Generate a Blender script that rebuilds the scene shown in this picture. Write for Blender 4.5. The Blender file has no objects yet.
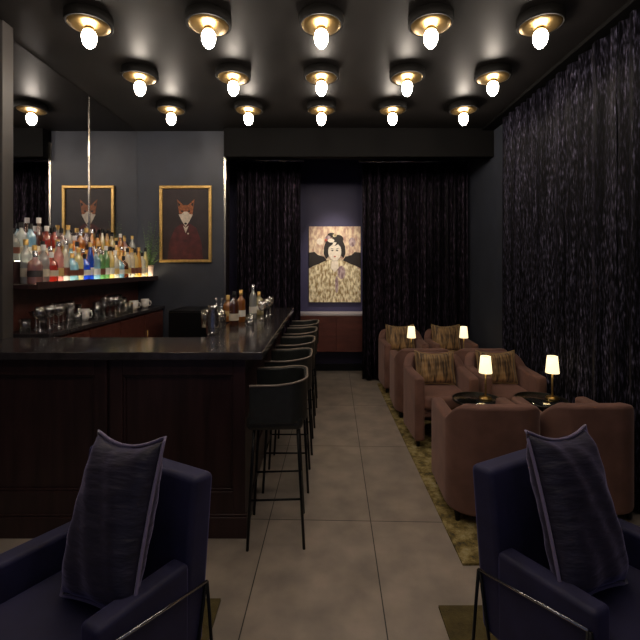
import bpy, bmesh, math, random
from mathutils import Vector, Matrix
random.seed(7)
S = bpy.context.scene
COL = S.collection
PI = math.pi
EYE = 1.55
F = 420.0
R = math.radians

def at(px, py, d):
    return Vector(((px - 322) / F * d, d, EYE - (py - 267) / F * d))

# ------------------------------------------------------------------ materials
def new_mat(name):
    m = bpy.data.materials.new(name); m.use_nodes = True
    nt = m.node_tree
    return m, nt, nt.nodes['Principled BSDF']

def M(name, col, rough=.5, metal=0.0, sheen=0.0, sheen_col=(1, 1, 1), noise=0.0, nscale=20, emit=None, estr=0.0,
      bump=0.0, bscale=200, spec=.5, coat=0.0, stretch=(1, 1, 1)):
    m, nt, b = new_mat(name)
    b.inputs['Base Color'].default_value = (*col, 1)
    b.inputs['Roughness'].default_value = rough
    b.inputs['Metallic'].default_value = metal
    b.inputs['Specular IOR Level'].default_value = spec
    b.inputs['Coat Weight'].default_value = coat
    b.inputs['Coat Roughness'].default_value = .1
    if sheen:
        b.inputs['Sheen Weight'].default_value = sheen
        b.inputs['Sheen Roughness'].default_value = .35
        b.inputs['Sheen Tint'].default_value = (*sheen_col, 1)
    if emit:
        b.inputs['Emission Color'].default_value = (*emit, 1)
        b.inputs['Emission Strength'].default_value = estr
    if noise or bump:
        tc = nt.nodes.new('ShaderNodeTexCoord')
        mp = nt.nodes.new('ShaderNodeMapping'); mp.inputs['Scale'].default_value = stretch
        nt.links.new(tc.outputs['Object'], mp.inputs['Vector'])
    if noise:
        n = nt.nodes.new('ShaderNodeTexNoise'); n.inputs['Scale'].default_value = nscale
        n.inputs['Detail'].default_value = 4
        r = nt.nodes.new('ShaderNodeValToRGB')
        lo = tuple(c * (1 - noise) for c in col); hi = tuple(min(1, c * (1 + noise)) for c in col)
        r.color_ramp.elements[0].position = .3; r.color_ramp.elements[0].color = (*lo, 1)
        r.color_ramp.elements[1].position = .7; r.color_ramp.elements[1].color = (*hi, 1)
        nt.links.new(mp.outputs['Vector'], n.inputs['Vector'])
        nt.links.new(n.outputs['Fac'], r.inputs['Fac'])
        nt.links.new(r.outputs['Color'], b.inputs['Base Color'])
    if bump:
        n2 = nt.nodes.new('ShaderNodeTexNoise'); n2.inputs['Scale'].default_value = bscale
        bp = nt.nodes.new('ShaderNodeBump'); bp.inputs['Strength'].default_value = bump
        bp.inputs['Distance'].default_value = .01
        nt.links.new(mp.outputs['Vector'], n2.inputs['Vector'])
        nt.links.new(n2.outputs['Fac'], bp.inputs['Height'])
        nt.links.new(bp.outputs['Normal'], b.inputs['Normal'])
    return m

def ramp(nt, stops, interp='LINEAR'):
    r = nt.nodes.new('ShaderNodeValToRGB'); cr = r.color_ramp; cr.interpolation = interp
    while len(cr.elements) < len(stops): cr.elements.new(.5)
    for e, (p, c) in zip(cr.elements, stops):
        e.position = p; e.color = (*c, 1)
    return r

def curtain_mat(name, scale=1.0, tint=(1, 1, 1)):
    m, nt, b = new_mat(name)
    tc = nt.nodes.new('ShaderNodeTexCoord'); mp = nt.nodes.new('ShaderNodeMapping')
    mp.inputs['Scale'].default_value = (100 * scale, 100 * scale, 16 * scale)
    n = nt.nodes.new('ShaderNodeTexNoise'); n.inputs['Scale'].default_value = 1; n.inputs['Detail'].default_value = 3
    mp2 = nt.nodes.new('ShaderNodeMapping'); mp2.inputs['Scale'].default_value = (17, 17, .5)
    n2 = nt.nodes.new('ShaderNodeTexNoise'); n2.inputs['Scale'].default_value = 1; n2.inputs['Detail'].default_value = 2
    r = ramp(nt, [(.36, tuple(.003 * t for t in tint)), (.48, tuple(.010 * t for t in tint)), (.60, tuple(.06 * t for t in tint)), (.74, tuple(.24 * t for t in tint))])
    r2 = ramp(nt, [(.36, (.16, .15, .2)), (.66, (1.15, 1.08, 1.2))])
    mx = nt.nodes.new('ShaderNodeMix'); mx.data_type = 'RGBA'; mx.blend_type = 'MULTIPLY'; mx.inputs['Factor'].default_value = 1
    L = nt.links.new
    L(tc.outputs['Object'], mp.inputs['Vector']); L(tc.outputs['Object'], mp2.inputs['Vector'])
    L(mp.outputs['Vector'], n.inputs['Vector']); L(mp2.outputs['Vector'], n2.inputs['Vector'])
    L(n.outputs['Fac'], r.inputs['Fac']); L(n2.outputs['Fac'], r2.inputs['Fac'])
    L(r.outputs['Color'], mx.inputs['A']); L(r2.outputs['Color'], mx.inputs['B'])
    L(mx.outputs['Result'], b.inputs['Base Color'])
    b.inputs['Roughness'].default_value = .55
    b.inputs['Specular IOR Level'].default_value = .08
    return m

def floor_mat():
    m, nt, b = new_mat('floor_tile'); L = nt.links.new
    tc = nt.nodes.new('ShaderNodeTexCoord'); mp = nt.nodes.new('ShaderNodeMapping')
    mp.inputs['Location'].default_value = (-.225, -.43, 0); mp.inputs['Rotation'].default_value = (0, 0, R(1.6))
    br = nt.nodes.new('ShaderNodeTexBrick'); br.offset = 0; br.squash = 1
    br.inputs['Scale'].default_value = 1; br.inputs['Brick Width'].default_value = .62; br.inputs['Row Height'].default_value = 1.07
    br.inputs['Mortar Size'].default_value = .003; br.inputs['Mortar Smooth'].default_value = .2
    br.inputs['Color1'].default_value = (.43, .365, .31, 1); br.inputs['Color2'].default_value = (.38, .325, .275, 1)
    br.inputs['Mortar'].default_value = (.05, .043, .036, 1)
    n = nt.nodes.new('ShaderNodeTexNoise'); n.inputs['Scale'].default_value = 5; n.inputs['Detail'].default_value = 8
    r = ramp(nt, [(.3, (.72, .72, .72)), (.7, (1.15, 1.13, 1.1))])
    mx = nt.nodes.new('ShaderNodeMix'); mx.data_type = 'RGBA'; mx.blend_type = 'MULTIPLY'; mx.inputs['Factor'].default_value = 1
    L(tc.outputs['Object'], mp.inputs['Vector']); L(mp.outputs['Vector'], br.inputs['Vector']); L(mp.outputs['Vector'], n.inputs['Vector'])
    L(n.outputs['Fac'], r.inputs['Fac']); L(br.outputs['Color'], mx.inputs['A']); L(r.outputs['Color'], mx.inputs['B'])
    L(mx.outputs['Result'], b.inputs['Base Color']); b.inputs['Roughness'].default_value = .36
    return m

def rug_mat(name, stops):
    m, nt, b = new_mat(name); L = nt.links.new
    tc = nt.nodes.new('ShaderNodeTexCoord')
    n = nt.nodes.new('ShaderNodeTexNoise'); n.inputs['Scale'].default_value = 11; n.inputs['Detail'].default_value = 8; n.inputs['Distortion'].default_value = 0; n.inputs['Roughness'].default_value = .75
    r = ramp(nt, stops)
    n2 = nt.nodes.new('ShaderNodeTexNoise'); n2.inputs['Scale'].default_value = 160
    bp = nt.nodes.new('ShaderNodeBump'); bp.inputs['Strength'].default_value = .5; bp.inputs['Distance'].default_value = .006
    L(tc.outputs['Object'], n.inputs['Vector']); L(n.outputs['Fac'], r.inputs['Fac']); L(r.outputs['Color'], b.inputs['Base Color'])
    L(tc.outputs['Object'], n2.inputs['Vector']); L(n2.outputs['Fac'], bp.inputs['Height']); L(bp.outputs['Normal'], b.inputs['Normal'])
    b.inputs['Roughness'].default_value = .9
    return m

def glass_mat(name, col=(1, 1, 1), gloss=.30):
    m = bpy.data.materials.new(name); m.use_nodes = True; nt = m.node_tree; nt.nodes.clear(); L = nt.links.new
    o = nt.nodes.new('ShaderNodeOutputMaterial'); t = nt.nodes.new('ShaderNodeBsdfTransparent'); g = nt.nodes.new('ShaderNodeBsdfGlossy')
    t.inputs['Color'].default_value = (*col, 1); g.inputs['Roughness'].default_value = .08
    lw = nt.nodes.new('ShaderNodeLayerWeight'); lw.inputs['Blend'].default_value = .35
    mr = nt.nodes.new('ShaderNodeMapRange'); mr.inputs['To Min'].default_value = gloss; mr.inputs['To Max'].default_value = .9
    mx = nt.nodes.new('ShaderNodeMixShader')
    L(lw.outputs['Facing'], mr.inputs['Value']); L(mr.outputs['Result'], mx.inputs['Fac'])
    L(t.outputs['BSDF'], mx.inputs[1]); L(g.outputs['BSDF'], mx.inputs[2]); L(mx.outputs['Shader'], o.inputs['Surface'])
    return m

def bottle_mat(name, col):
    m = bpy.data.materials.new(name); m.use_nodes = True; nt = m.node_tree; nt.nodes.clear(); L = nt.links.new
    o = nt.nodes.new('ShaderNodeOutputMaterial'); t = nt.nodes.new('ShaderNodeBsdfTranslucent'); d = nt.nodes.new('ShaderNodeBsdfDiffuse')
    g = nt.nodes.new('ShaderNodeBsdfGlossy'); g.inputs['Roughness'].default_value = .08
    t.inputs['Color'].default_value = (*col, 1); d.inputs['Color'].default_value = (*col, 1)
    a = nt.nodes.new('ShaderNodeMixShader'); a.inputs[0].default_value = .7
    L(d.outputs[0], a.inputs[1]); L(t.outputs[0], a.inputs[2])
    tr = nt.nodes.new('ShaderNodeBsdfTransparent'); tr.inputs['Color'].default_value = (*[c ** .6 for c in col], 1)
    a0 = a; a = nt.nodes.new('ShaderNodeMixShader'); a.inputs[0].default_value = .42
    L(a0.outputs[0], a.inputs[1]); L(tr.outputs[0], a.inputs[2])
    lw = nt.nodes.new('ShaderNodeLayerWeight'); lw.inputs['Blend'].default_value = .25
    mr = nt.nodes.new('ShaderNodeMapRange'); mr.inputs['To Min'].default_value = .16; mr.inputs['To Max'].default_value = .8
    mx = nt.nodes.new('ShaderNodeMixShader')
    L(lw.outputs['Facing'], mr.inputs['Value']); L(mr.outputs['Result'], mx.inputs['Fac'])
    L(a.outputs[0], mx.inputs[1]); L(g.outputs[0], mx.inputs[2]); L(mx.outputs[0], o.inputs['Surface'])
    return m

def stripe_mat(name, c0, c1, scale, zs=.12):
    m, nt, b = new_mat(name); L = nt.links.new
    tc = nt.nodes.new('ShaderNodeTexCoord'); mp = nt.nodes.new('ShaderNodeMapping'); mp.inputs['Scale'].default_value = (scale, scale * .2, scale * zs)
    n = nt.nodes.new('ShaderNodeTexNoise'); n.inputs['Scale'].default_value = 1; n.inputs['Detail'].default_value = 3
    r = ramp(nt, [(.36, c0), (.5, tuple((a + d) / 2 for a, d in zip(c0, c1))), (.62, c1)])
    L(tc.outputs['Object'], mp.inputs['Vector']); L(mp.outputs['Vector'], n.inputs['Vector']); L(n.outputs['Fac'], r.inputs['Fac'])
    L(r.outputs['Color'], b.inputs['Base Color']); b.inputs['Roughness'].default_value = .55; b.inputs['Sheen Weight'].default_value = .3
    return m

BULB = 50.0
WARM = (1.0, .87, .73)
m = {}
m['floor'] = floor_mat()
m['drum'] = M('drum_paint', (.004, .0035, .003), rough=.6, spec=.15)
m['beam'] = M('beam_paint', (.0045, .0042, .0042), rough=.7, spec=.08)
m['ceil'] = M('ceiling_paint', (.015, .0132, .0125), spec=.25, rough=.47, noise=.15, nscale=3)
m['wall'] = M('wall_paint', (.041, .046, .062), rough=.5, noise=.12, nscale=4)
m['wall_warm'] = M('pilaster_paint', (.060, .053, .05), rough=.45)
m['wall_blue'] = M('alcove_paint', (.04, .035, .095), rough=.55)
m['navy'] = M('navy_velvet', (.019, .018, .062), rough=.7, sheen=.45, sheen_col=(.36, .33, .85), noise=.25, nscale=9)
m['navy2'] = M('aubergine_velvet', (.020, .017, .034), rough=.5, sheen=.8, sheen_col=(.60, .53, .88), noise=.35, nscale=14, bump=.6, bscale=18, stretch=(.6, 1, 3))
m['rose'] = M('brown_velvet', (.19, .092, .070), rough=.75, sheen=.45, sheen_col=(.95, .68, .62), noise=.22, nscale=7)
m['wood'] = M('bar_wood', (.034, .0145, .0145), rough=.4, noise=.35, nscale=6, stretch=(4, 4, .4))
m['woodred'] = M('red_brown_wood', (.10, .030, .022), rough=.4, noise=.25, nscale=6, stretch=(.6, 3, 3))
m['stone'] = M('dark_stone', (.034, .029, .031), rough=.16, noise=.3, nscale=18)
m['black'] = M('black_metal', (.012, .012, .013), rough=.35, metal=.6)
m['dark'] = M('dark_bronze', (.022, .018, .014), rough=.4, metal=.5)
m['steel'] = M('polished_steel', (.62, .62, .64), rough=.22, metal=1)
m['brass'] = M('brass', (.40, .265, .10), rough=.38, metal=1)
m['gold'] = M('gold_leaf', (.68, .44, .15), rough=.4, metal=.85, noise=.15, nscale=40)
m['leather'] = M('dark_leather', (.020, .022, .020), rough=.42, noise=.2, nscale=30, bump=.15)
m['piping'] = M('taupe_piping', (.26, .21, .17), rough=.4)
m['bulb'] = M('bulb_glass', (.9, .85, .75), rough=.3, emit=WARM, estr=BULB)
m['shade'] = M('lamp_shade', (.9, .82, .65), rough=.6, emit=(1, .80, .45), estr=1.6)
m['rail'] = M('brushed_rail', (.5, .5, .52), rough=.25, metal=1)
m['mirror'] = M('mirror_glass', (.72, .72, .74), rough=.015, metal=1)
m['curtR'] = curtain_mat('sequin_curtain', 1.15, (.74, .72, 1.0))
m['curtB'] = curtain_mat('dark_velvet_curtain', .9, (.66, .50, .70))
m['rug'] = rug_mat('gold_rug', [(.36, (.045, .04, .025)), (.47, (.21, .15, .04)), (.58, (.44, .35, .15)), (.68, (.55, .48, .32))])
m['rug2'] = rug_mat('olive_rug', [(.3, (.06, .045, .016)), (.5, (.12, .09, .028)), (.7, (.17, .13, .05))])
m['amber_fab'] = stripe_mat('amber_pleated_fabric', (.05, .024, .009), (.42, .25, .10), 60)
m['glass'] = glass_mat('clear_glass')
m['tglass'] = glass_mat('green_table_glass', (.55, .75, .68), .25)
m['lit'] = M('frosted_lit_step', (.8, .8, .8), rough=.5, emit=(1, .86, .62), estr=8.0)
m['label'] = M('paper_label', (.62, .55, .42), rough=.6)
m['white'] = M('white_ceramic', (.75, .72, .68), rough=.3)
m['leaf'] = M('leaf_green', (.11, .21, .06), rough=.5, noise=.4, nscale=15)
m['pot'] = M('pale_pot', (.45, .33, .27), rough=.6)
m['seam'] = M('seam_metal', (.75, .70, .6), rough=.2, metal=1)

# ------------------------------------------------------------------ mesh helpers
def obj(name, bm, mat, parent=None, smooth=False, bevel=0, sub=0, bseg=2):
    me = bpy.data.meshes.new(name)
    bmesh.ops.recalc_face_normals(bm, faces=bm.faces[:])
    bm.to_mesh(me); bm.free()
    for mm in (mat if isinstance(mat, (list, tuple)) else [mat]): me.materials.append(mm)
    o = bpy.data.objects.new(name, me); COL.objects.link(o)
    if parent: o.parent = parent
    if bevel:
        b = o.modifiers.new('Bevel', 'BEVEL'); b.width = bevel; b.segments = bseg; b.limit_method = 'ANGLE'
    if sub:
        s = o.modifiers.new('Subsurf', 'SUBSURF'); s.levels = sub; s.render_levels = sub
    if smooth or sub or bevel:
        for p in me.polygons: p.use_smooth = True
        if bevel and not sub:
            w = o.modifiers.new('WN', 'WEIGHTED_NORMAL'); w.keep_sharp = True
    return o

def thing(name, label, cat, loc=(0, 0, 0), rz=0, group=None):
    o = bpy.data.objects.new(name, None); COL.objects.link(o)
    o.location = loc; o.rotation_euler = (0, 0, rz); o.empty_display_size = .1
    return tag(o, label, cat, group)

def tag(o, label, cat, group=None):
    o['label'] = label; o['category'] = cat
    if group: o['group'] = group
    return o

def struct(o):
    o['kind'] = 'structure'; return o

def dup(root, loc, rz=None, label=None, group=None):
    r = root.copy(); COL.objects.link(r); r.location = loc
    if rz is not None: r.rotation_euler = (0, 0, rz)
    if label: r['label'] = label
    if group: r['group'] = group
    for ch in list(root.children):
        c = ch.copy(); COL.objects.link(c); c.parent = r
        for g in ch.children:
            d = g.copy(); COL.objects.link(d); d.parent = c
    return r

def box(bm, x0, x1, y0, y1, z0, z1, mi=0):
    v = [bm.verts.new((x, y, z)) for z in (z0, z1) for x, y in ((x0, y0), (x1, y0), (x1, y1), (x0, y1))]
    for f in ((3, 2, 1, 0), (4, 5, 6, 7), (0, 1, 5, 4), (1, 2, 6, 5), (2, 3, 7, 6), (3, 0, 4, 7)):
        bm.faces.new([v[i] for i in f]).material_index = mi
    return v

def B(*a):
    bm = bmesh.new(); box(bm, *a); return bm

def lathe(bm, prof, n=20, cx=0, cy=0, mi=0):
    rings = []
    for r, z in prof:
        if r < 1e-6: rings.append([bm.verts.new((cx, cy, z))])
        else: rings.append([bm.verts.new((cx + r * math.cos(2 * PI * k / n), cy + r * math.sin(2 * PI * k / n), z)) for k in range(n)])
    for a, b in zip(rings, rings[1:]):
        for k in range(n):
            q = []
            k2 = (k + 1) % n
            if len(a) == 1 and len(b) == 1: continue
            if len(a) == 1: q = [a[0], b[k], b[k2]]
            elif len(b) == 1: q = [a[k], a[k2], b[0]]
            else: q = [a[k], a[k2], b[k2], b[k]]
            bm.faces.new(q).material_index = mi

def LT(prof, n=20):
    bm = bmesh.new(); lathe(bm, prof, n); return bm

def tube(bm, pts, r, n=8, closed=False):
    pts = [Vector(p) for p in pts]; rings = []
    N = len(pts)
    for i, p in enumerate(pts):
        if closed: d = pts[(i + 1) % N] - pts[i - 1]
        else: d = pts[min(i + 1, N - 1)] - pts[max(i - 1, 0)]
        d.normalize()
        up = Vector((0, 0, 1)) if abs(d.z) < .9 else Vector((1, 0, 0))
        a = d.cross(up).normalized(); b = d.cross(a).normalized()
        rings.append([bm.verts.new(p + r * (math.cos(2 * PI * k / n) * a + math.sin(2 * PI * k / n) * b)) for k in range(n)])
    rng = range(N) if closed else range(N - 1)
    for i in rng:
        a, b = rings[i], rings[(i + 1) % N]
        for k in range(n):
            bm.faces.new([a[k], a[(k + 1) % n], b[(k + 1) % n], b[k]])
    if not closed:
        bm.faces.new(rings[0]); bm.faces.new(rings[-1])

def TB(pts, r, n=8, closed=False):
    bm = bmesh.new(); tube(bm, pts, r, n, closed); return bm

ORD = ['first', 'second', 'third', 'fourth', 'fifth', 'sixth', 'seventh', 'eighth', 'ninth', 'tenth', 'eleventh', 'twelfth', 'thirteenth',
       'fourteenth', 'fifteenth', 'sixteenth', 'seventeenth', 'eighteenth', 'nineteenth', 'twentieth', 'twenty-first', 'twenty-second', 'twenty-third', 'twenty-fourth']

# ------------------------------------------------------------------ room shell
CZ = 3.20; XL = -2.25; XR = 2.04; YB = 6.30; YN = -.8
struct(obj('floor', B(XL - .1, XR + .1, YN, YB + .1, -.1, 0), m['floor']))
struct(obj('ceiling', B(XL - .1, XR + .1, YN, YB + .1, CZ, CZ + .1), m['ceil']))
struct(obj('wall_left', B(XL - .1, XL, YN, YB + .1, 0, CZ), m['wall_warm']))
struct(obj('wall_right', B(XR, XR + .1, YN, YB + .1, 0, CZ), m['wall']))
struct(obj('wall_back', B(XL, XR, YB, YB + .1, 0, CZ), m['wall_blue']))
struct(obj('wall_portrait', B(XL, -1.19, 5.10, 5.28, 0, CZ), m['wall']))
struct(obj('trim_1', B(-1.19, -1.165, 5.09, 5.29, 0.05, CZ - .14), m['seam']))      # bright metal edge of that wall
struct(obj('trim_2', B(-1.165, XR, 4.98, 5.10, 2.86, CZ), m['beam']))               # dropped beam before the curtains
struct(obj('trim_3', B(XL, -2.13, 2.80, 2.90, 0, CZ), m['wall_warm'], bevel=.004))  # pilaster ending the mirror
struct(obj('trim_4', B(1.90, XR, .8, 4.98, 3.17, CZ), m['beam']))                 # dark pelmet over the long curtain
struct(obj('baseboard_back', B(XL, XR, 6.28, 6.30, 0, .10), m['black']))

# ------------------------------------------------------------------ curtains
def curtain(name, p0, p1, z0, z1, mat, pleat, amp, seed, label):
    rnd = random.Random(seed)
    p0 = Vector(p0); p1 = Vector(p1); L = (p1 - p0).length; d = (p1 - p0).normalized(); nrm = Vector((-d.y, d.x))
    n = int(L / .012); bm = bmesh.new()
    ph = 0; cols = []
    w = pleat
    t_ph = 0
    for i in range(n + 1):
        s = L * i / n
        if i == 0: step = 0
        t_ph += (L / n) / w * 2 * PI
        if math.sin(t_ph) > .98 and rnd.random() < .3: w = pleat * rnd.uniform(.7, 1.35)
        row = []
        for k in range(9):
            z = z0 + (z1 - z0) * k / 8
            a = amp * (1.0 - .25 * k / 8)
            wob = .006 * math.sin(3.1 * k + s * 9)
            off = a * (math.sin(t_ph) + .22 * math.sin(2.7 * t_ph + 1)) + wob
            q = p0 + d * s + nrm * off
            row.append(bm.verts.new((q.x, q.y, z)))
        cols.append(row)
    for a, b in zip(cols, cols[1:]):
        for k in range(8): bm.faces.new([a[k], b[k], b[k + 1], a[k + 1]])
    o = obj(name, bm, mat, smooth=True)
    s = o.modifiers.new('Solid', 'SOLIDIFY'); s.thickness = .004
    return tag(o, label, 'curtain')

curtain('curtain', (1.978, 2.80), (1.978, 4.62), .02, 3.165, m['curtR'], .15, .027, 1, 'long dark sequinned curtain on right wall behind the brown armchairs and table lamps')
curtain('curtain', (1.978, .9), (1.978, 2.77), .02, 3.165, m['curtR'], .15, .027, 2, 'dark sequinned curtain at the right edge, nearest the blue armchair')
curtain('curtain', (.55, 5.715), (1.99, 5.715), .02, 2.96, m['curtB'], .13, .04, 3, 'dark velvet curtain right of the bright portrait, behind the farthest armchairs')
curtain('curtain', (-1.15, 5.66), (-.29, 5.66), .02, 2.96, m['curtB'], .13, .04, 4, 'dark velvet curtain behind the bar, left of the bright portrait')
for nm, x0, x1, y, lb in (('curtain_rail', .50, 2.0, 5.715, 'slim metal rail holding the velvet curtain behind the farthest armchairs'),
                          ('curtain_rail', -1.16, -.25, 5.66, 'slim metal rail holding the velvet curtain behind the bar')):
    tag(obj(nm, TB([(x0, y, 2.985), (x1, y, 2.985)], .012), m['steel'], smooth=True), lb, 'curtain rail')

# ------------------------------------------------------------------ ceiling lights
def ceiling_light():
    t = thing('ceiling_light', '', 'ceiling light')
    obj('canopy', LT([(0, 0), (.140, 0), (.147, -.006), (.147, -.060), (.142, -.066), (.132, -.066), (.130, -.060), (0, -.060)], 40), m['drum'], t, smooth=True)
    obj('reflector_bowl', LT([(.1295, -.0602), (.126, -.066), (.095, -.073), (.055, -.077), (.030, -.080), (.0, -.080)], 40), m['brass'], t, smooth=True)
    obj('socket', LT([(0, -.0802), (.024, -.0802), (.030, -.085), (.028, -.096), (0, -.096)], 24), m['brass'], t, smooth=True)
    obj('bulb', LT([(.0, -.0962), (.022, -.0962), (.036, -.106), (.044, -.124), (.0455, -.143), (.043, -.166), (.034, -.190), (.018, -.208), (0, -.212)], 24), m['bulb'], t, smooth=True)
    return t
LX = [(-1.53, 'far left'), (-.745, 'left of centre'), (-.005, 'centre'), (.715, 'right of centre'), (1.435, 'far right')]
LY = [(2.76, 'nearest row in view'), (3.53, 'middle row in view'), (4.26, 'farthest row'), (1.99, 'added row above blue armchairs'), (1.22, 'added row overhead before camera'), (.45, 'added row directly over camera')]  # last three rows are out of view, added to light the foreground
cl = None
for y, ry in LY:
    for x, cx in LX:
        lb = f'brass ceiling light with oval bulb, {cx} in the {ry}'
        if cl is None:
            cl = ceiling_light(); cl.location = (x, y, CZ); cl['label'] = lb; cl['group'] = 'brass ceiling lights'
        else: dup(cl, (x, y, CZ), label=lb)

# ------------------------------------------------------------------ bar
bb = thing('bar_counter_base', 'dark red-brown panelled wood bar front below the stone top', 'bar')
def mould(bm, x0, x1, z0, z1, y, w=.012, d=.012):
    box(bm, x0, x1, y - d, y, z0, z0 + w); box(bm, x0, x1, y - d, y, z1 - w, z1)
    box(bm, x0, x0 + w, y - d, y, z0 + w, z1 - w); box(bm, x1 - w, x1, y - d, y, z0 + w, z1 - w)
bm = bmesh.new(); box(bm, -2.24, -.44, 2.43, 2.83, .0, 1.025); box(bm, -.80, -.475, 2.831, 4.92, 0, 1.025)
obj('carcass', bm, m['wood'], bb)
for x0, x1 in ((-2.24, -1.235), (-1.215, -.44)):
    bm = bmesh.new()
    box(bm, x0, x0 + .07, 2.408, 2.43, .13, 1.02); box(bm, x1 - .07, x1, 2.408, 2.43, .13, 1.02)
    box(bm, x0 + .07, x1 - .07, 2.408, 2.43, .93, 1.02); box(bm, x0 + .07, x1 - .07, 2.408, 2.43, .13, .26)
    mould(bm, x0 + .07, x1 - .07, .26, .93, 2.43, .014, .012)
    obj('wood_panel', bm, m['wood'], bb, bevel=.003)
bm = bmesh.new(); box(bm, -2.24, -.43, 2.395, 2.43, 0, .12); box(bm, -2.24, -.432, 2.402, 2.43, .12, .135)
obj('skirting', bm, m['wood'], bb, bevel=.004)
for k in range(3):
    y0 = 2.86 + k * .68
    bm = bmesh.new(); mould(bm, 0, .62, .26, .93, 0, .016, .014)
    for v in bm.verts: v.co = Vector((-.475 - v.co.y, y0 + v.co.x, v.co.z))
    obj('side_panel', bm, m['wood'], bb)
bm = bmesh.new()
pts = [(-2.24, 2.36), (-.335, 2.36), (-.335, 4.97), (-.80, 4.97), (-.80, 2.87), (-2.24, 2.87)]
lo = [bm.verts.new((x, y, 1.026)) for x, y in pts]; hi = [bm.verts.new((x, y, 1.07)) for x, y in pts]
bm.faces.new(lo[::-1]); bm.faces.new(hi)
for i in range(6): bm.faces.new([lo[i], lo[(i + 1) % 6], hi[(i + 1) % 6], hi[i]])
tag(obj('stone_countertop', bm, m['stone'], bevel=.004), 'glossy dark stone L-shaped bar top with bottles and glasses standing on it', 'countertop')
# ------------------------------------------------------------------ back bar
t = thing('back_bar_cabinet', 'red-brown wooden back bar cabinet under the mirror, holding rows of glasses', 'cabinet')
obj('carcass', B(-2.245, -1.93, 2.93, 5.07, 0, 1.05), m['woodred'], t)
obj('worktop', B(-2.245, -1.90, 2.92, 5.085, 1.05, 1.085), m['stone'], t, bevel=.004)
for k in range(4):
    y0 = 2.95 + k * .53
    d_ = obj('door', B(-1.93, -1.912, y0, y0 + .51, .08, 1.03), m['woodred'], t, bevel=.003)
    obj('handle', TB([(-1.905, y0 + .05, .70), (-1.905, y0 + .05, .86)], .006), m['brass'], d_, smooth=True)
obj('back_panel', B(-2.245, -2.225, 2.92, 5.08, 1.086, 1.40), m['woodred'], t)
t = thing('bottle_display_shelf', 'stepped dark wooden shelf of lit liquor bottles below the wall mirror', 'shelf')
obj('shelf_board', B(-2.245, -1.985, 2.92, 5.06, 1.395, 1.425), m['wood'], t, bevel=.003)
obj('front_lip', B(-1.987, -1.975, 2.92, 5.06, 1.395, 1.445), m['wood'], t)
obj('riser', B(-2.245, -2.145, 2.92, 5.06, 1.426, 1.59), m['wood'], t)
obj('lit_step', B(-2.143, -1.990, 3.13, 5.03, 1.4255, 1.430), m['lit'], t)
obj('lit_step', B(-2.24, -2.147, 3.06, 5.03, 1.5905, 1.595), m['lit'], t)
# mirror panels with a bright seam
tag(obj('wall_mirror', B(XL + .001, XL + .012, 2.90, 4.035, 1.60, CZ - .01), m['mirror']), 'tall wall mirror panel nearer the camera above the liquor bottles', 'mirror')
tag(obj('wall_mirror', B(XL + .001, XL + .012, 4.045, 5.095, 1.60, CZ - .01), m['mirror']), 'tall wall mirror panel in the far corner reflecting the fox portrait', 'mirror')
struct(obj('trim_5', B(XL, XL + .02, 4.033, 4.047, 1.60, CZ - .01), m['seam']))

# ------------------------------------------------------------------ bottles
SHAPES = {
    'round': [(0, 0), (.036, 0), (.038, .01), (.038, .17), (.034, .195), (.016, .22), (.0135, .235), (.0135, .275), (0, .275)],
    'tall': [(0, 0), (.032, 0), (.034, .01), (.034, .20), (.028, .225), (.014, .25), (.013, .265), (.013, .31), (0, .31)],
    'squat': [(0, 0), (.043, 0), (.046, .012), (.046, .13), (.040, .155), (.018, .175), (.015, .19), (.015, .225), (0, .225)],
    'slim': [(0, 0), (.028, 0), (.030, .01), (.029, .18), (.018, .25), (.012, .28), (.012, .33), (0, .33)],
}
BC = {'amber': (.75, .34, .06), 'clear': (.80, .82, .80), 'golden': (.90, .62, .20), 'brown': (.30, .11, .03), 'green': (.30, .55, .30), 'blue': (.05, .20, .85),
      'pale blue': (.45, .70, .85), 'red': (.60, .10, .06), 'pink': (.85, .50, .48), 'straw': (.88, .80, .45)}
BM = {k: bottle_mat('bottle_' + k.replace(' ', '_'), v) for k, v in BC.items()}
CAPM = {'gold': m['gold'], 'black': m['black'], 'silver': m['steel'], 'white': m['white']}
LABM = [m['label'], M('label_white', (.8, .78, .72)), M('label_dark', (.06, .05, .05)), M('label_red', (.16, .05, .03)), M('label_gold', (.6, .42, .15))]
cache = {}
def bottle(shape, colr, cap, lab, loc, label, group):
    key = (shape, colr, cap, lab)
    if key in cache: return dup(cache[key], loc, random.uniform(-3, 3), label, group)
    t = thing('liquor_bottle', label, 'bottle', loc, random.uniform(-3, 3), group)
    pr = SHAPES[shape]; H = pr[-1][1]; r = pr[2][0]
    obj('glass_body', LT(pr, 16), BM[colr], t, smooth=True)
    obj('cap', LT([(.0, H - .002), (.0165, H - .035), (.0165, H + .006), (0, H + .006)][1:], 12), CAPM[cap], t, smooth=True)
    b = bmesh.new(); z0, z1 = .05, .05 + H * .20
    lathe(b, [(r + .0012, z0), (r + .0012, z1)], 16)
    obj('paper_label', b, LABM[lab], t, smooth=True)
    cache[key] = t
    return t
UP = ['clear', 'clear', 'pale blue', 'brown', 'red', 'red', 'brown', 'clear', 'amber', 'amber', 'brown', 'amber', 'golden', 'straw', 'golden', 'straw', 'golden', 'amber', 'pink', 'brown', 'clear']
LO = ['pink', 'clear', 'red', 'pink', 'clear', 'pale blue', 'straw', 'blue', 'blue', 'pale blue', 'green', 'green', 'straw', 'clear', 'pale blue', 'brown', 'clear', 'clear', 'straw', 'golden', 'clear', 'straw']
shs = ['round', 'tall', 'squat', 'slim', 'round', 'tall']; cps = ['gold', 'black', 'silver', 'white', 'black']
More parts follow.
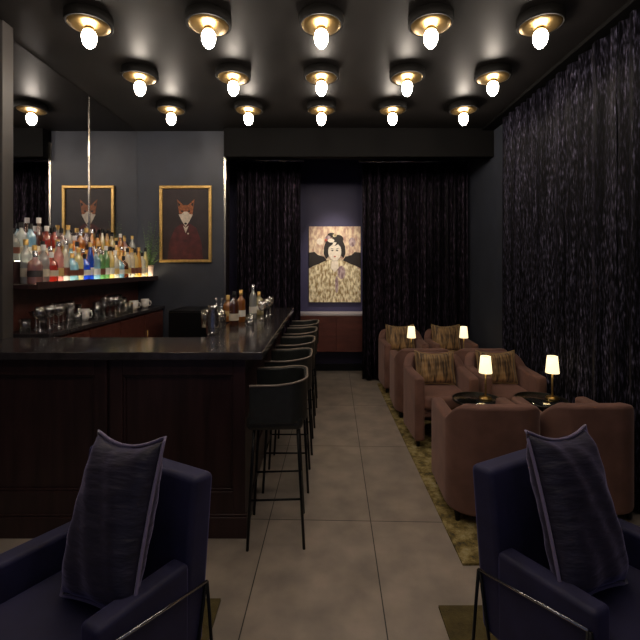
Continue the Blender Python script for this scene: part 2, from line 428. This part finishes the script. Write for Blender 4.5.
for i, c in enumerate(UP):
    y = 2.97 + i * .094
    sh = random.choice(shs); cp = random.choice(cps)
    bottle(sh, c, cp, random.randrange(5), (-2.193, y, 1.5952), f'{c} {sh} liquor bottle, {ORD[i]} from the near end of the upper bottle step', 'bottles on the upper lit step')
for i, c in enumerate(LO):
    y = 2.96 + i * .088
    sh = random.choice(shs); cp = random.choice(cps)
    bottle(sh, c, cp, random.randrange(5), (-2.022, y, 1.4302), f'{c} {sh} bottle, {ORD[i]} from the near end, front row of the lower bottle step', 'bottles on the lower lit step')

MID = ['clear', 'clear', 'brown', 'red', 'clear', 'straw', 'pale blue', 'clear', 'amber', 'golden', 'amber', 'clear', 'golden', 'straw', 'golden', 'straw', 'golden', 'straw', 'golden', 'clear', 'brown']
for i, c in enumerate(MID):
    y = 2.99 + i * .089
    sh = random.choice(['tall', 'slim', 'round']); cp = random.choice(cps)
    bottle(sh, c, cp, random.randrange(5), (-2.108, y, 1.4302), f'{c} {sh} bottle, {ORD[i]} from the near end, rear row of the lower bottle step', 'bottles on the lower lit step')
# ------------------------------------------------------------------ glassware
def wall_glass(pr, th=.0018):
    inner = [(max(r - th, 0), z + (th if i == 0 else 0)) for i, (r, z) in enumerate(pr)]
    return pr + inner[::-1]
GL = {'tumbler': [(0, 0), (.034, 0), (.037, .09)], 'highball': [(0, 0), (.028, 0), (.031, .14)],
      'wine glass': [(0, .0), (.033, .001), (.005, .008), (.004, .085), (.026, .10), (.036, .13), (.030, .18)],
      'coupe glass': [(0, .0), (.032, .001), (.005, .008), (.004, .09), (.03, .105), (.047, .135)]}
gcache = {}
def glassware(kind, loc, label, group):
    if kind in gcache:
        o = gcache[kind].copy(); COL.objects.link(o); o.location = loc
    else:
        bm = LT(GL[kind], 18)
        o = obj(kind.replace(' ', '_'), bm, m['glass'], smooth=True)
        s = o.modifiers.new('Solid', 'SOLIDIFY'); s.thickness = .002
        o.location = loc; gcache[kind] = o
    return tag(o, label, 'glass', group)
kinds = ['tumbler', 'wine glass', 'highball', 'coupe glass', 'wine glass', 'tumbler', 'highball', 'wine glass']
for row, (x, nm) in enumerate(((-2.14, 'rear'), (-2.02, 'front'))):
    for i in range(17):
        k = kinds[(i * 3 + row) % 8]
        if row == 1 and any(abs(3.02 + i * .108 - q) < .10 for q in (3.64, 4.55, 4.80)): continue
        glassware(k, (x + random.uniform(-.012, .012), 3.02 + i * .108, 1.0852), f'clear {k}, {ORD[i]} from the near end of the {nm} row on the back counter', 'glasses on the back counter')
def bowl_stack(loc, label):
    t = thing('bowl_stack', label, 'bowl', loc)
    for k in range(3):
        obj('bowl', LT([(0, .02 * k), (.025, .02 * k), (.05, .02 * k + .035), (.047, .02 * k + .035), (.022, .02 * k + .005), (0, .02 * k + .005)], 20), m['white'], t, smooth=True)
for i, (px, d, lb) in enumerate(((84, 3.64, 'white cup standing among the glasses in the middle of the back counter'),
                                 (134, 4.55, 'white cup at the far end of the back counter, left of a pair'), (145, 4.80, 'white cup at the far end of the back counter, right of a pair'))):
    c = thing('cup', lb, 'cup', ((px - 322) / F * d, d, 1.0852), 0, 'white cups on the back counter')
    obj('cup_body', LT([(0, 0), (.03, 0), (.042, .03), (.045, .10), (.042, .10), (.038, .03), (0, .006)], 20), m['white'], c, smooth=True)
    bm = bmesh.new(); tube(bm, [(.043, 0, .08), (.066, 0, .075), (.07, 0, .05), (.062, 0, .03), (.040, 0, .028)], .005)
    obj('handle', bm, m['white'], c, smooth=True)

# plant at the far end of the bottle shelf
t = thing('potted_fern', 'dark green leafy fern in a pale pot at the far end of the bottle shelf', 'plant', (-2.055, 4.99, 1.4302))
obj('pot', LT([(0, 0), (.04, 0), (.052, .12), (.056, .125), (.056, .14), (.05, .14), (.046, .12), (0, .118)], 20), m['pot'], t, smooth=True)
bm = bmesh.new(); rnd = random.Random(5)
def leaf(bm, o, d, L, w):
    d = Vector(d).normalized(); s = d.cross(Vector((0, 0, 1)))
    if s.length < .01: s = Vector((1, 0, 0))
    s.normalize(); up = s.cross(d)
    pr = None
    for i, k in enumerate((0, .35, .7, 1.0)):
        c = Vector(o) + d * L * k - Vector((0, 0, 1)) * L * .35 * k * k
        ww = w * math.sin(PI * min(max(k, .08), .97))
        r_ = [bm.verts.new(c + s * ww), bm.verts.new(c - up * ww * .25), bm.verts.new(c - s * ww)]
        if pr:
            bm.faces.new([pr[0], r_[0], r_[1], pr[1]]); bm.faces.new([pr[1], r_[1], r_[2], pr[2]])
        pr = r_
for k in range(34):
    a = rnd.uniform(0, 2 * PI); el = rnd.uniform(.3, 1.4); L = rnd.uniform(.34, .70)
    d = Vector((math.cos(a) * math.cos(el), math.sin(a) * math.cos(el) * .6, math.sin(el)))
    p0 = Vector((0, 0, .12)); stem = [p0 + d * L * s + Vector((0, 0, -.1 * s * s * L)) for s in (0, .33, .66, 1)]
    tube(bm, stem, .002, 5)
    for s in range(1, 10):
        c = p0 + d * L * s / 9 + Vector((0, 0, -.1 * (s / 9) ** 2 * L))
        for sg in (-1, 1):
            sd = d.cross(Vector((0, 0, 1))).normalized() * sg
            leaf(bm, c, sd + d * .5, .085 * (1.1 - s / 12), .017)
for v in bm.verts:
    v.co.x = v.co.x * (.30 if v.co.x < 0 else .34); v.co.y = v.co.y * (.16 if v.co.y > 0 else .45)
fo = obj('foliage', bm, m['leaf'], t, smooth=True)

# ------------------------------------------------------------------ things on the bar return
def bar_bottle(sh, c, cp, lab, px, d, lb): bottle(sh, c, cp, lab, ((px - 322) / F * d, d, 1.0702), lb, 'bottles on the bar top')
bar_bottle('squat', 'amber', 'gold', 4, 228, 3.72, 'squat amber bottle on the bar, left of the amber pair')
bar_bottle('round', 'amber', 'gold', 1, 241, 3.66, 'round amber bottle on the bar, right of the amber pair')
bar_bottle('round', 'brown', 'black', 0, 234, 3.40, 'small brown bottle with pale label in front of the amber bottles on the bar')
bar_bottle('tall', 'clear', 'silver', 1, 253, 3.92, 'tall clear bottle with silver cap, tallest on the bar')
bar_bottle('squat', 'straw', 'gold', 1, 259, 4.25, 'squat straw-coloured bottle on the far part of the bar')
GL['carafe'] = [(0, 0), (.045, 0), (.048, .02), (.046, .13), (.03, .17), (.034, .21)]
GL['mixing glass'] = [(0, 0), (.042, 0), (.047, .15)]
for k, px, d, lb in (('carafe', 213, 3.0, 'clear glass carafe on the bar, nearest of the bar glassware'),
                     ('mixing glass', 219, 3.22, 'clear mixing glass with bar spoons beside the carafe on the bar'),
                     ('highball', 205, 3.35, 'clear highball glass at the inner edge of the bar, behind the carafe'),
                     ('wine glass', 262, 3.75, 'clear stemmed glass on the bar right of the amber bottles, nearest of three'),
                     ('wine glass', 267, 3.95, 'clear stemmed glass on the bar right of the amber bottles, middle of three'),
                     ('wine glass', 270, 4.2, 'clear stemmed glass on the bar right of the amber bottles, farthest of three'),
                     ('tumbler', 250, 3.45, 'clear tumbler on the bar in front of the tall clear bottle'),
                     ('tumbler', 222, 3.5, 'clear tumbler on the bar in front of the squat amber bottle')):
    glassware(k, ((px - 322) / F * d, d, 1.0702), lb, 'glasses on the bar top')
for i, (dx, dy) in enumerate(((.02, .01), (-.02, -.005))):
    p = Vector(((219 - 322) / F * 3.22, 3.22, 1.077))
    bm = TB([p, p + Vector((dx, dy, .22))], .003); lathe(bm, [(0, .0), (.01, .01), (0, .024)], 10, 0, 0)
    for v in bm.verts:
        if v.co.z < .5: v.co += p + Vector((dx, dy, .215))
    tag(obj('bar_spoon', bm, m['steel'], smooth=True), 'long steel bar spoon standing in the mixing glass, leaning ' + ('right' if i == 0 else 'left'), 'spoon')
t = thing('bar_fridge', 'black undercounter fridge against the dark wall under the fox portrait', 'fridge', (-1.42, 4.78, 0))
obj('body', B(-.25, .25, -.2, .30, .0, 1.075), m['black'], t, bevel=.006)
dd = obj('door', B(-.245, .245, -.222, -.201, .08, 1.06), m['black'], t, bevel=.004)
obj('handle', TB([(.19, -.243, .5), (.19, -.243, .95)], .007), m['steel'], dd, smooth=True)

# ------------------------------------------------------------------ pictures
def poly(bm, pts, y, mi, th=.003):
    f = bm.verts
    a = [bm.verts.new((x, y, z)) for x, z in pts]; b = [bm.verts.new((x, y + th, z)) for x, z in pts]
    bm.faces.new(a).material_index = mi
    n = len(pts)
    for i in range(n): bm.faces.new([a[i], a[(i + 1) % n], b[(i + 1) % n], b[i]]).material_index = mi
def ell(cx, cz, rx, rz, n=24, a0=0): return [(cx + rx * math.cos(2 * PI * k / n + a0), cz + rz * math.sin(2 * PI * k / n + a0)) for k in range(n)]
t = thing('framed_fox_portrait', 'gold-framed painting of a fox in dark red clothing on the dark wall', 'painting', (-1.65, 5.10, 2.07))
w, h, fw = .315, .465, .035
bm = bmesh.new()
box(bm, -w, w, -.035, -.001, h - fw, h); box(bm, -w, w, -.035, -.001, -h, -h + fw)
box(bm, -w, -w + fw, -.035, -.001, -h + fw, h - fw); box(bm, w - fw, w, -.035, -.001, -h + fw, h - fw)
obj('frame', bm, m['gold'], t, bevel=.006)
bm = bmesh.new(); box(bm, -w + fw, w - fw, -.012, -.002, -h + fw, h - fw, 0)
poly(bm, [(-.22, -.43), (-.20, -.22), (-.13, -.05), (-.06, .0), (.06, .0), (.13, -.05), (.19, -.22), (.21, -.43)], -.014, 1)
poly(bm, [(-.075, .10), (-.105, .30), (-.03, .23), (.03, .23), (.105, .30), (.08, .10), (.05, .05), (0, -.02), (-.05, .05)], -.016, 2)
poly(bm, [(-.095, .265), (-.088, .21), (-.06, .235)], -.0175, 4); poly(bm, [(.095, .265), (.062, .235), (.088, .21)], -.0175, 4)
poly(bm, [(-.085, .115), (-.05, .12), (-.02, .15), (.02, .15), (.05, .12), (.085, .115), (.045, .035), (0, -.035), (-.045, .035)], -.018, 3)
poly(bm, [(-.03, -.02), (0, -.11), (.035, -.02), (0, -.045)], -.018, 3)
poly(bm, ell(0, .005, .017, .013, 12), -.020, 4); poly(bm, ell(-.042, .155, .014, .010, 12), -.020, 4); poly(bm, ell(.042, .155, .014, .010, 12), -.020, 4)
poly(bm, ell(.03, -.115, .010, .010, 10), -.020, 3)
obj('canvas', bm, [M('portrait_ground', (.025, .016, .018), rough=.5, noise=.4, nscale=5), M('portrait_coat', (.075, .012, .014), rough=.5, noise=.4, nscale=12),
                   M('portrait_fur', (.30, .095, .035), rough=.5, noise=.5, nscale=45), M('portrait_white', (.62, .54, .45), rough=.5, noise=.2, nscale=40), M('portrait_black', (.012, .01, .01), rough=.5)], t)

# bright portrait in the alcove
t = thing('unframed_portrait', 'bright gold and cream portrait of a dark-haired woman with dark wings in the alcove', 'painting', (.19, 6.30, 1.59))
m_gold = stripe_mat('art_gold', (.30, .20, .08), (.90, .80, .56), 34, .45)
bm = bmesh.new(); box(bm, -.385, .385, -.03, -.001, -.565, .565, 0)
rb = [(-.385, -.565), (-.385, -.09), (-.30, .0), (-.2, .03), (-.09, .07), (.09, .07), (.2, .03), (.31, -.02), (.385, -.1), (.385, -.565)]
poly(bm, rb, -.033, 1)
for sg in (-1, 1):
    pts = [(sg * .12, .06), (sg * .16, .115), (sg * .25, .14), (sg * .30, .185), (sg * .385, .175), (sg * .385, -.06), (sg * .31, -.02), (sg * .25, .0), (sg * .19, .03)]
    poly(bm, pts if sg < 0 else pts[::-1], -.036, 2)
poly(bm, [(-.13, .08), (-.165, .16), (-.16, .26), (-.13, .34), (-.06, .385), (.05, .39), (.12, .35), (.155, .27), (.16, .16), (.13, .09), (.10, .13), (-.09, .12)], -.038, 2)
poly(bm, ell(.045, .375, .085, .065), -.0385, 2); poly(bm, ell(-.05, .435, .06, .035), -.0385, 2)
poly(bm, ell(-.10, .39, .045, .04), -.0388, 5); poly(bm, ell(-.055, .355, .05, .03), -.0392, 3); poly(bm, ell(.0, .43, .03, .025), -.0394, 1)
poly(bm, [(-.04, .07), (-.06, -.05), (.0, -.12), (.06, -.05), (.04, .07)], -.0385, 3)
poly(bm, ell(0, .19, .098, .14), -.042, 3)
poly(bm, [(.10, .24), (.085, .29), (.03, .325), (-.005, .27), (.05, .30)], -.045, 2); poly(bm, [(-.10, .24), (-.02, .31), (-.05, .325), (-.09, .29)], -.045, 2)
for sg in (-1, 1):
    poly(bm, ell(sg * .035, .205, .017, .008, 12), -.045, 2); poly(bm, [(sg * .018, .232), (sg * .055, .238), (sg * .055, .230), (sg * .018, .224)], -.045, 2)
poly(bm, ell(0, .115, .016, .011, 12), -.045, 4); poly(bm, ell(-.13, .36, .022, .02, 10), -.046, 4)
poly(bm, ell(.10, -.12, .06, .10, 16), -.036, 5); poly(bm, ell(-.17, -.22, .05, .12, 16), -.036, 1); poly(bm, ell(.03, -.30, .025, .13, 14), -.036, 5)
poly(bm, ell(-.22, .34, .05, .05, 14), -.0315, 3); poly(bm, ell(.26, .33, .05, .07, 14), -.0315, 5)
obj('canvas', bm, [stripe_mat('art_ground', (.46, .27, .21), (.82, .66, .46), 24, .5), m_gold, M('art_black', (.016, .011, .01), rough=.5), M('art_skin', (.82, .72, .60), rough=.5, noise=.12, nscale=30),
                   M('art_red', (.45, .10, .07)), stripe_mat('art_mauve', (.20, .11, .13), (.55, .42, .42), 40, .4)], t)

t = thing('console_cabinet', 'low red-brown wooden console hung below the bright alcove portrait', 'cabinet', (.2, 6.29, 0))
obj('body', B(-.72, .72, -.34, .008, .346, .86), m['woodred'], t, bevel=.003)
obj('top', B(-.74, .74, -.36, .008, .861, .884), M('console_top', (.42, .38, .40), rough=.35), t, bevel=.002)
for k in range(2): obj('door', B(-.715 + .72 * k, -.005 + .72 * k, -.358, -.341, .352, .855), m['woodred'], t, bevel=.002)

# ------------------------------------------------------------------ bar stools
def U_path(hw, yf, yr, rad, n=10, pinch=0.0):
    pts = []
    for k in range(5): pts.append((-hw + pinch * (1 - k / 4), yf + (yr - rad - yf) * k / 4))
    for k in range(1, n + 1):
        a = PI - PI / 2 * k / n; pts.append((-hw + rad + rad * math.cos(a), yr - rad + rad * math.sin(a)))
    c = hw - rad
    if c > 1e-4:
        for k in range(1, 6): pts.append((-c + 2 * c * k / 5, yr))
    half = [(x, y) for x, y in pts if x < -1e-6]
    return half + [(0, yr)] + [(-x, y) for x, y in half[::-1]]
def U_shell(path, th, zb, ztop):
    bm = bmesh.new(); rows = []; N = len(path)
    for i, (x, y) in enumerate(path):
        a = Vector(path[max(i - 1, 0)]); b = Vector(path[min(i + 1, N - 1)])
        d = (b - a).normalized(); nrm = Vector((d.y, -d.x))          # inward
        zt = ztop(x, y)
        p = Vector((x, y)); q = p + nrm * th
        rows.append([bm.verts.new((p.x, p.y, zb)), bm.verts.new((p.x, p.y, zt)), bm.verts.new((q.x, q.y, zt)), bm.verts.new((q.x, q.y, zb))])
    for a, b in zip(rows, rows[1:]):
        for k in range(4): bm.faces.new([a[k], b[k], b[(k + 1) % 4], a[(k + 1) % 4]])
    bm.faces.new(rows[0]); bm.faces.new(rows[-1][::-1])
    return bm
def stool():
    t = thing('bar_stool', '', 'bar stool')
    bm = B(-.185, .185, -.16, .15, .655, .735); obj('seat', bm, m['leather'], t, bevel=.03, bseg=4)
    path = U_path(.205, -.14, .175, .12)
    zt = lambda x, y: .905 + .02 * max(0, y) / .17
    obj('backrest', U_shell(path, .018, .70, zt), m['leather'], t, bevel=.005)
    obj('piping', TB([(x, y + (.0), zt(x, y) + .004) for x, y in path], .006), m['piping'], t, smooth=True)
    tops = {}
    for sx in (-1, 1):
        for sy in (-1, 1):
            a = (sx * .15, sy * .12, .655); b = (sx * .168, sy * .155, 0)
            tops[sx, sy] = (a, b)
            obj('leg', TB([a, b], .0085, 8), m['black'], t, smooth=True)
    def pt(sx, sy, z):
        a, b = tops[sx, sy]; k = 1 - z / .655
        return tuple(a[i] + (b[i] - a[i]) * k for i in range(2)) + (z,)
    for (s1, s2, z) in (((-1, -1), (1, -1), .27), ((1, 1), (-1, 1), .27), ((-1, -1), (-1, 1), .27), ((1, -1), (1, 1), .27)):
        obj('foot_rail', TB([pt(*s1, z), pt(*s2, z)], .006), m['black'], t, smooth=True)
    return t
st = None
for i in range(5):
    loc = (-.262 + .012 * i, 2.47 + .58 * i, 0)
    lb = ['nearest dark leather bar stool, at the front end of the row along the bar', 'second nearest dark leather bar stool in the row along the bar', 'middle dark leather bar stool in the row of five along the bar',
          'second farthest dark leather bar stool in the row along the bar', 'farthest dark leather bar stool at the far end of the bar'][i]
    if st is None:
        st = stool(); st.location = loc; st.rotation_euler = (0, 0, -PI / 2 + .05); st['label'] = lb; st['group'] = 'bar stools along the bar'
    else: dup(st, loc, -PI / 2, lb)

# ------------------------------------------------------------------ rugs
tag(obj('rug', B(.73, 1.86, 2.18, 5.55, .0005, .012), m['rug']), 'long mottled gold and brown rug under the brown armchairs', 'rug')
tag(obj('rug', B(.53, 1.9, .7, 1.91, .0005, .012), m['rug2']), 'olive rug under the right blue armchair', 'rug')
tag(obj('rug', B(-1.7, -.47, .7, 1.95, .0005, .012), m['rug2']), 'olive rug under the left blue armchair', 'rug')

# ------------------------------------------------------------------ cushions
def cushion_bm(w, h, t, n=18, dip=.025, pinch=.06):
    bm = bmesh.new(); grid = {}
    for side in (-1, 1):
        for i in range(n + 1):
            for j in range(n + 1):
                edge = i in (0, n) or j in (0, n)
                if side == 1 and edge: grid[side, i, j] = grid[-1, i, j]; continue
                u = -1 + 2 * i / n; v = -1 + 2 * j / n
                x = w / 2 * u * (1 - pinch * (1 - v * v)); z = h / 2 * v * (1 - pinch * (1 - u * u))
                if v > 0: z -= dip * (1 - u * u) * v * v
                th = t / 2 * ((1 - u ** 4) * (1 - v ** 4)) ** .55
                wr = .004 * math.sin(9 * u + 5 * v) + .003 * math.sin(17 * v - 3 * u)
                y = side * th + (wr if not edge else 0)
                grid[side, i, j] = bm.verts.new((x, y, z + h / 2))
    for side in (-1, 1):
        for i in range(n):
            for j in range(n):
                bm.faces.new([grid[side, i, j], grid[side, i + 1, j], grid[side, i + 1, j + 1], grid[side, i, j + 1]])
    border = [(i, 0) for i in range(n)] + [(n, j) for j in range(n)] + [(i, n) for i in range(n, 0, -1)] + [(0, j) for j in range(n, 0, -1)]
    pts = [grid[-1, i, j].co.copy() for i, j in border]
    return bm, pts
def cushion(label, loc, rz, tilt, w, h, t, mat, pmat, pr=.006, roll=0):
    root = thing('cushion', label, 'cushion', loc, rz)
    root.rotation_euler = (tilt, roll, rz)
    bm, pts = cushion_bm(w, h, t)
    obj('cover', bm, mat, root, smooth=True, sub=1)
    obj('edge_piping', TB(pts, pr, 6, True), pmat, root, smooth=True)
    return root

# ------------------------------------------------------------------ blue armchairs
def yz_prism(x0, x1, prof):
    bm = bmesh.new()
    a = [bm.verts.new((x0, y, z)) for y, z in prof]; b = [bm.verts.new((x1, y, z)) for y, z in prof]
    bm.faces.new(a); bm.faces.new(b[::-1]); n = len(prof)
    for i in range(n): bm.faces.new([a[i], a[(i + 1) % n], b[(i + 1) % n], b[i]])
    return bm
def blue_chair(label, loc, rz):
    t = thing('velvet_armchair', label, 'armchair', loc, rz, 'blue velvet armchairs in front')
    obj('back', yz_prism(-.30, .30, [(.225, .215), (.33, .215), (.385, .80), (.285, .815)]), m['navy'], t, bevel=.022, bseg=4)
    for s in (-1, 1):
        obj('arm', yz_prism(s * .225, s * .302, [(.262, .22), (-.08, .24), (-.08, .562), (.262, .538)]), m['navy'], t, bevel=.018, bseg=4)
    obj('seat_base', yz_prism(-.222, .222, [(.222, .22), (-.24, .25), (-.24, .335), (.222, .305)]), m['navy'], t, bevel=.012)
    obj('seat_cushion', yz_prism(-.220, .220, [(.220, .308), (-.29, .338), (-.29, .465), (.220, .43)]), m['navy'], t, bevel=.035, bseg=4)
    for s in (-1, 1):
        x = s * .309
        obj('side_rail', TB([(x, .335, .43), (x, -.06, .505)], .0055), m['rail'], t, smooth=True)
        for y, z in ((.335, .43), (-.06, .505)):
            obj('leg', TB([(x, y, z), (x * 1.09, y + .015, 0.0135)], .006), m['black'], t, smooth=True)
            obj('leg', TB([(x, y - .006, z), (x * .98, y - .075, 0.0135)], .006), m['black'], t, smooth=True)
    return t
blue_chair('blue velvet armchair at lower left, in front of the wooden bar', (-.84, 1.346, 0), R(-28))
blue_chair('blue velvet armchair at lower right, in front of the brown armchairs', (1.01, 1.405, 0), R(28))
pip = M('lilac_piping', (.22, .18, .30), rough=.5, sheen=.5)
cushion('dark purple velvet cushion propped up on the left blue armchair', (-.725, 1.335, .462), R(-28), R(-20), .36, .52, .15, m['navy2'], pip, roll=R(-7))
cushion('dark purple velvet cushion propped up on the right blue armchair', (.912, 1.39, .462), R(28), R(-20), .36, .52, .15, m['navy2'], pip, roll=R(7))

# ------------------------------------------------------------------ brown armchairs
def sm(a, b, x):
    k = min(1, max(0, (x - a) / (b - a))); return k * k * (3 - 2 * k)
def brown_chair():
    t = thing('tub_armchair', '', 'armchair')
    path = U_path(.29, -.28, .29, .17, pinch=.018)
    obj('shell', U_shell(path, .085, .07, lambda x, y: .612 + .11 * sm(.10, .27, y)), m['rose'], t, bevel=.022, bseg=4)
    obj('seat_cushion', B(-.200, .200, -.285, .20, .335, .455), m['rose'], t, bevel=.04, bseg=4)
    obj('seat_base', B(-.200, .200, -.235, .19, .26, .334), m['rose'], t, bevel=.01)
    for sx in (-1, 1):
        for sy in (-1, 1):
            obj('leg', LT([(.0, 0.0125), (.013, 0.0125), (.018, .072), (0, .072)], 12), m['black'], t).location = (sx * .237, sy * .225 + (0.0 if sy < 0 else -.02), 0)
    return t
BCH = [((1.06, 2.76), PI, 'brown velvet tub armchair with its back to us, right behind the right blue armchair', 0),
       ((1.645, 2.78), PI, 'brown velvet tub armchair with its back to us, at the right edge beside the curtain', 0),
       ((1.06, 3.83), .0, 'brown velvet tub armchair facing us across the near tables, beside the aisle', 0),
       ((1.645, 3.85), .0, 'brown velvet tub armchair facing us across the near tables, beside the curtain', 0),
       ((1.04, 4.50), PI, 'brown velvet tub armchair in the middle of the aisle side, backing onto another armchair', 0),
       ((1.635, 4.50), PI, 'brown velvet tub armchair backing onto another, farther from the aisle, beside the curtain', 0),
       ((1.03, 5.37), .0, 'farthest brown velvet tub armchair beside the aisle, in front of the dark curtain', 0),
       ((1.63, 5.37), .0, 'farthest brown velvet tub armchair in the corner by both curtains', 0)]
bc = None
for (x, y), rz, lb, _ in BCH:
    if bc is None:
        bc = brown_chair(); bc.location = (x, y, 0); bc.rotation_euler = (0, 0, rz); bc['label'] = lb; bc['group'] = 'brown tub armchairs'
    else: dup(bc, (x, y, 0), rz, lb)
apip = M('amber_piping', (.45, .30, .13), rough=.5)
for (x, y), lb in (((1.06, 3.905), 'amber pleated cushion on the armchair facing us beside the aisle, across the near tables'), ((1.645, 3.925), 'amber pleated cushion on the armchair facing us beside the curtain, across the near tables'),
                   ((1.02, 5.445), 'amber pleated cushion on the farthest armchair beside the aisle'), ((1.62, 5.445), 'amber pleated cushion on the farthest armchair in the corner')):
    far = y > 5
    cushion(lb, (x, y, .458), 0, R(-14), .37, .35 if far else .31, .11, m['amber_fab'], apip, .004)

# ------------------------------------------------------------------ tables and lamps
def side_table(label, loc):
    t = thing('side_table', label, 'side table', loc, 0, 'small round glass tables')
    obj('base', LT([(0, 0.0125), (.11, .0125), (.11, .022), (.02, .03), (0, .03)], 28), m['dark'], t, smooth=True)
    obj('column', LT([(.0, .03), (.017, .03), (.017, .485), (.05, .498), (0, .498)], 16), m['dark'], t, smooth=True)
    obj('table_top', LT([(0, .4985), (.185, .4985), (.188, .505), (.185, .512), (0, .512)], 40), m['tglass'], t, smooth=True)
    obj('rim', LT([(.186, .497), (.194, .497), (.194, .514), (.186, .514), (.186, .497)], 40), m['dark'], t, smooth=True)
    return t
def table_lamp():
    t = thing('table_lamp', '', 'table lamp')
    obj('base', LT([(0, 0), (.048, 0), (.050, .006), (.046, .014), (.012, .024), (0, .024)], 28), m['brass'], t, smooth=True)
    obj('stem', LT([(0, .024), (.009, .024), (.007, .05), (.007, .30), (0, .30)], 14), m['brass'], t, smooth=True)
    bm = bmesh.new(); lathe(bm, [(.050, .205), (.038, .335)], 28)
    sh = obj('lamp_shade', bm, m['shade'], t, smooth=True)
    s = sh.modifiers.new('Solid', 'SOLIDIFY'); s.thickness = .002
    obj('shade_cap', LT([(0, .322), (.036, .322), (.036, .326), (0, .326)], 24), m['brass'], t, smooth=True)
    return t
TL = [(1.285, 3.30, 'near table lamp with small glowing shade, on the aisle side, brass base'), (1.81, 3.30, 'near table lamp with small glowing shade, beside the curtain'),
      (1.05, 4.935, 'far table lamp with small glowing shade, on the aisle side in front of a cushion'), (1.665, 4.935, 'far table lamp with small glowing shade, in front of the corner armchair')]
tl = None
for k, (x, y, lb) in enumerate(TL):
    side_table(['small round glass table holding the near aisle-side lamp', 'small round glass table holding the near lamp beside the curtain',
                'small round glass table holding the far aisle-side lamp', 'small round glass table holding the far lamp by the corner'][k], (x - (.06, .09, 0, 0)[k], y, 0)).scale = (1, 1, 1) if k < 2 else (.78, .78, 1)
    z = .5145
    if tl is None:
        tl = table_lamp(); tl.location = (x, y, z); tl['label'] = lb; tl['group'] = 'cordless table lamps'
    else: dup(tl, (x, y, z), 0, lb)

# ------------------------------------------------------------------ light
def spot(name, loc, target, power, angle, color, blend=.4, size=.04):
    l = bpy.data.lights.new(name, 'SPOT'); l.energy = power; l.spot_size = R(angle); l.spot_blend = blend; l.color = color; l.shadow_soft_size = size
    o = bpy.data.objects.new(name, l); COL.objects.link(o); o.location = loc
    o.rotation_euler = (Vector(target) - Vector(loc)).to_track_quat('-Z', 'Y').to_euler()
    return o
spot('portrait_spot', (.19, 5.30, 3.15), (.19, 6.30, 1.56), 150, 44, (1, .88, .72), blend=1.0)
w = bpy.data.worlds.new('World'); S.world = w; w.use_nodes = True
w.node_tree.nodes['Background'].inputs['Color'].default_value = (.55, .6, 1, 1)
w.node_tree.nodes['Background'].inputs['Strength'].default_value = .08

# ------------------------------------------------------------------ camera
cam = bpy.data.cameras.new('camera'); co = bpy.data.objects.new('camera', cam); COL.objects.link(co)
co.location = (0, 0, EYE); co.rotation_euler = (PI / 2, 0, 0)
cam.sensor_width = 36; cam.lens = F / 640 * 36; cam.shift_x = -2 / 640; cam.shift_y = -53 / 640; cam.clip_start = .05
S.camera = co
vs = S.view_settings
vs.view_transform = 'Standard'; vs.look = 'None'; vs.gamma = 1; vs.use_curve_mapping = False; vs.exposure = 0.0
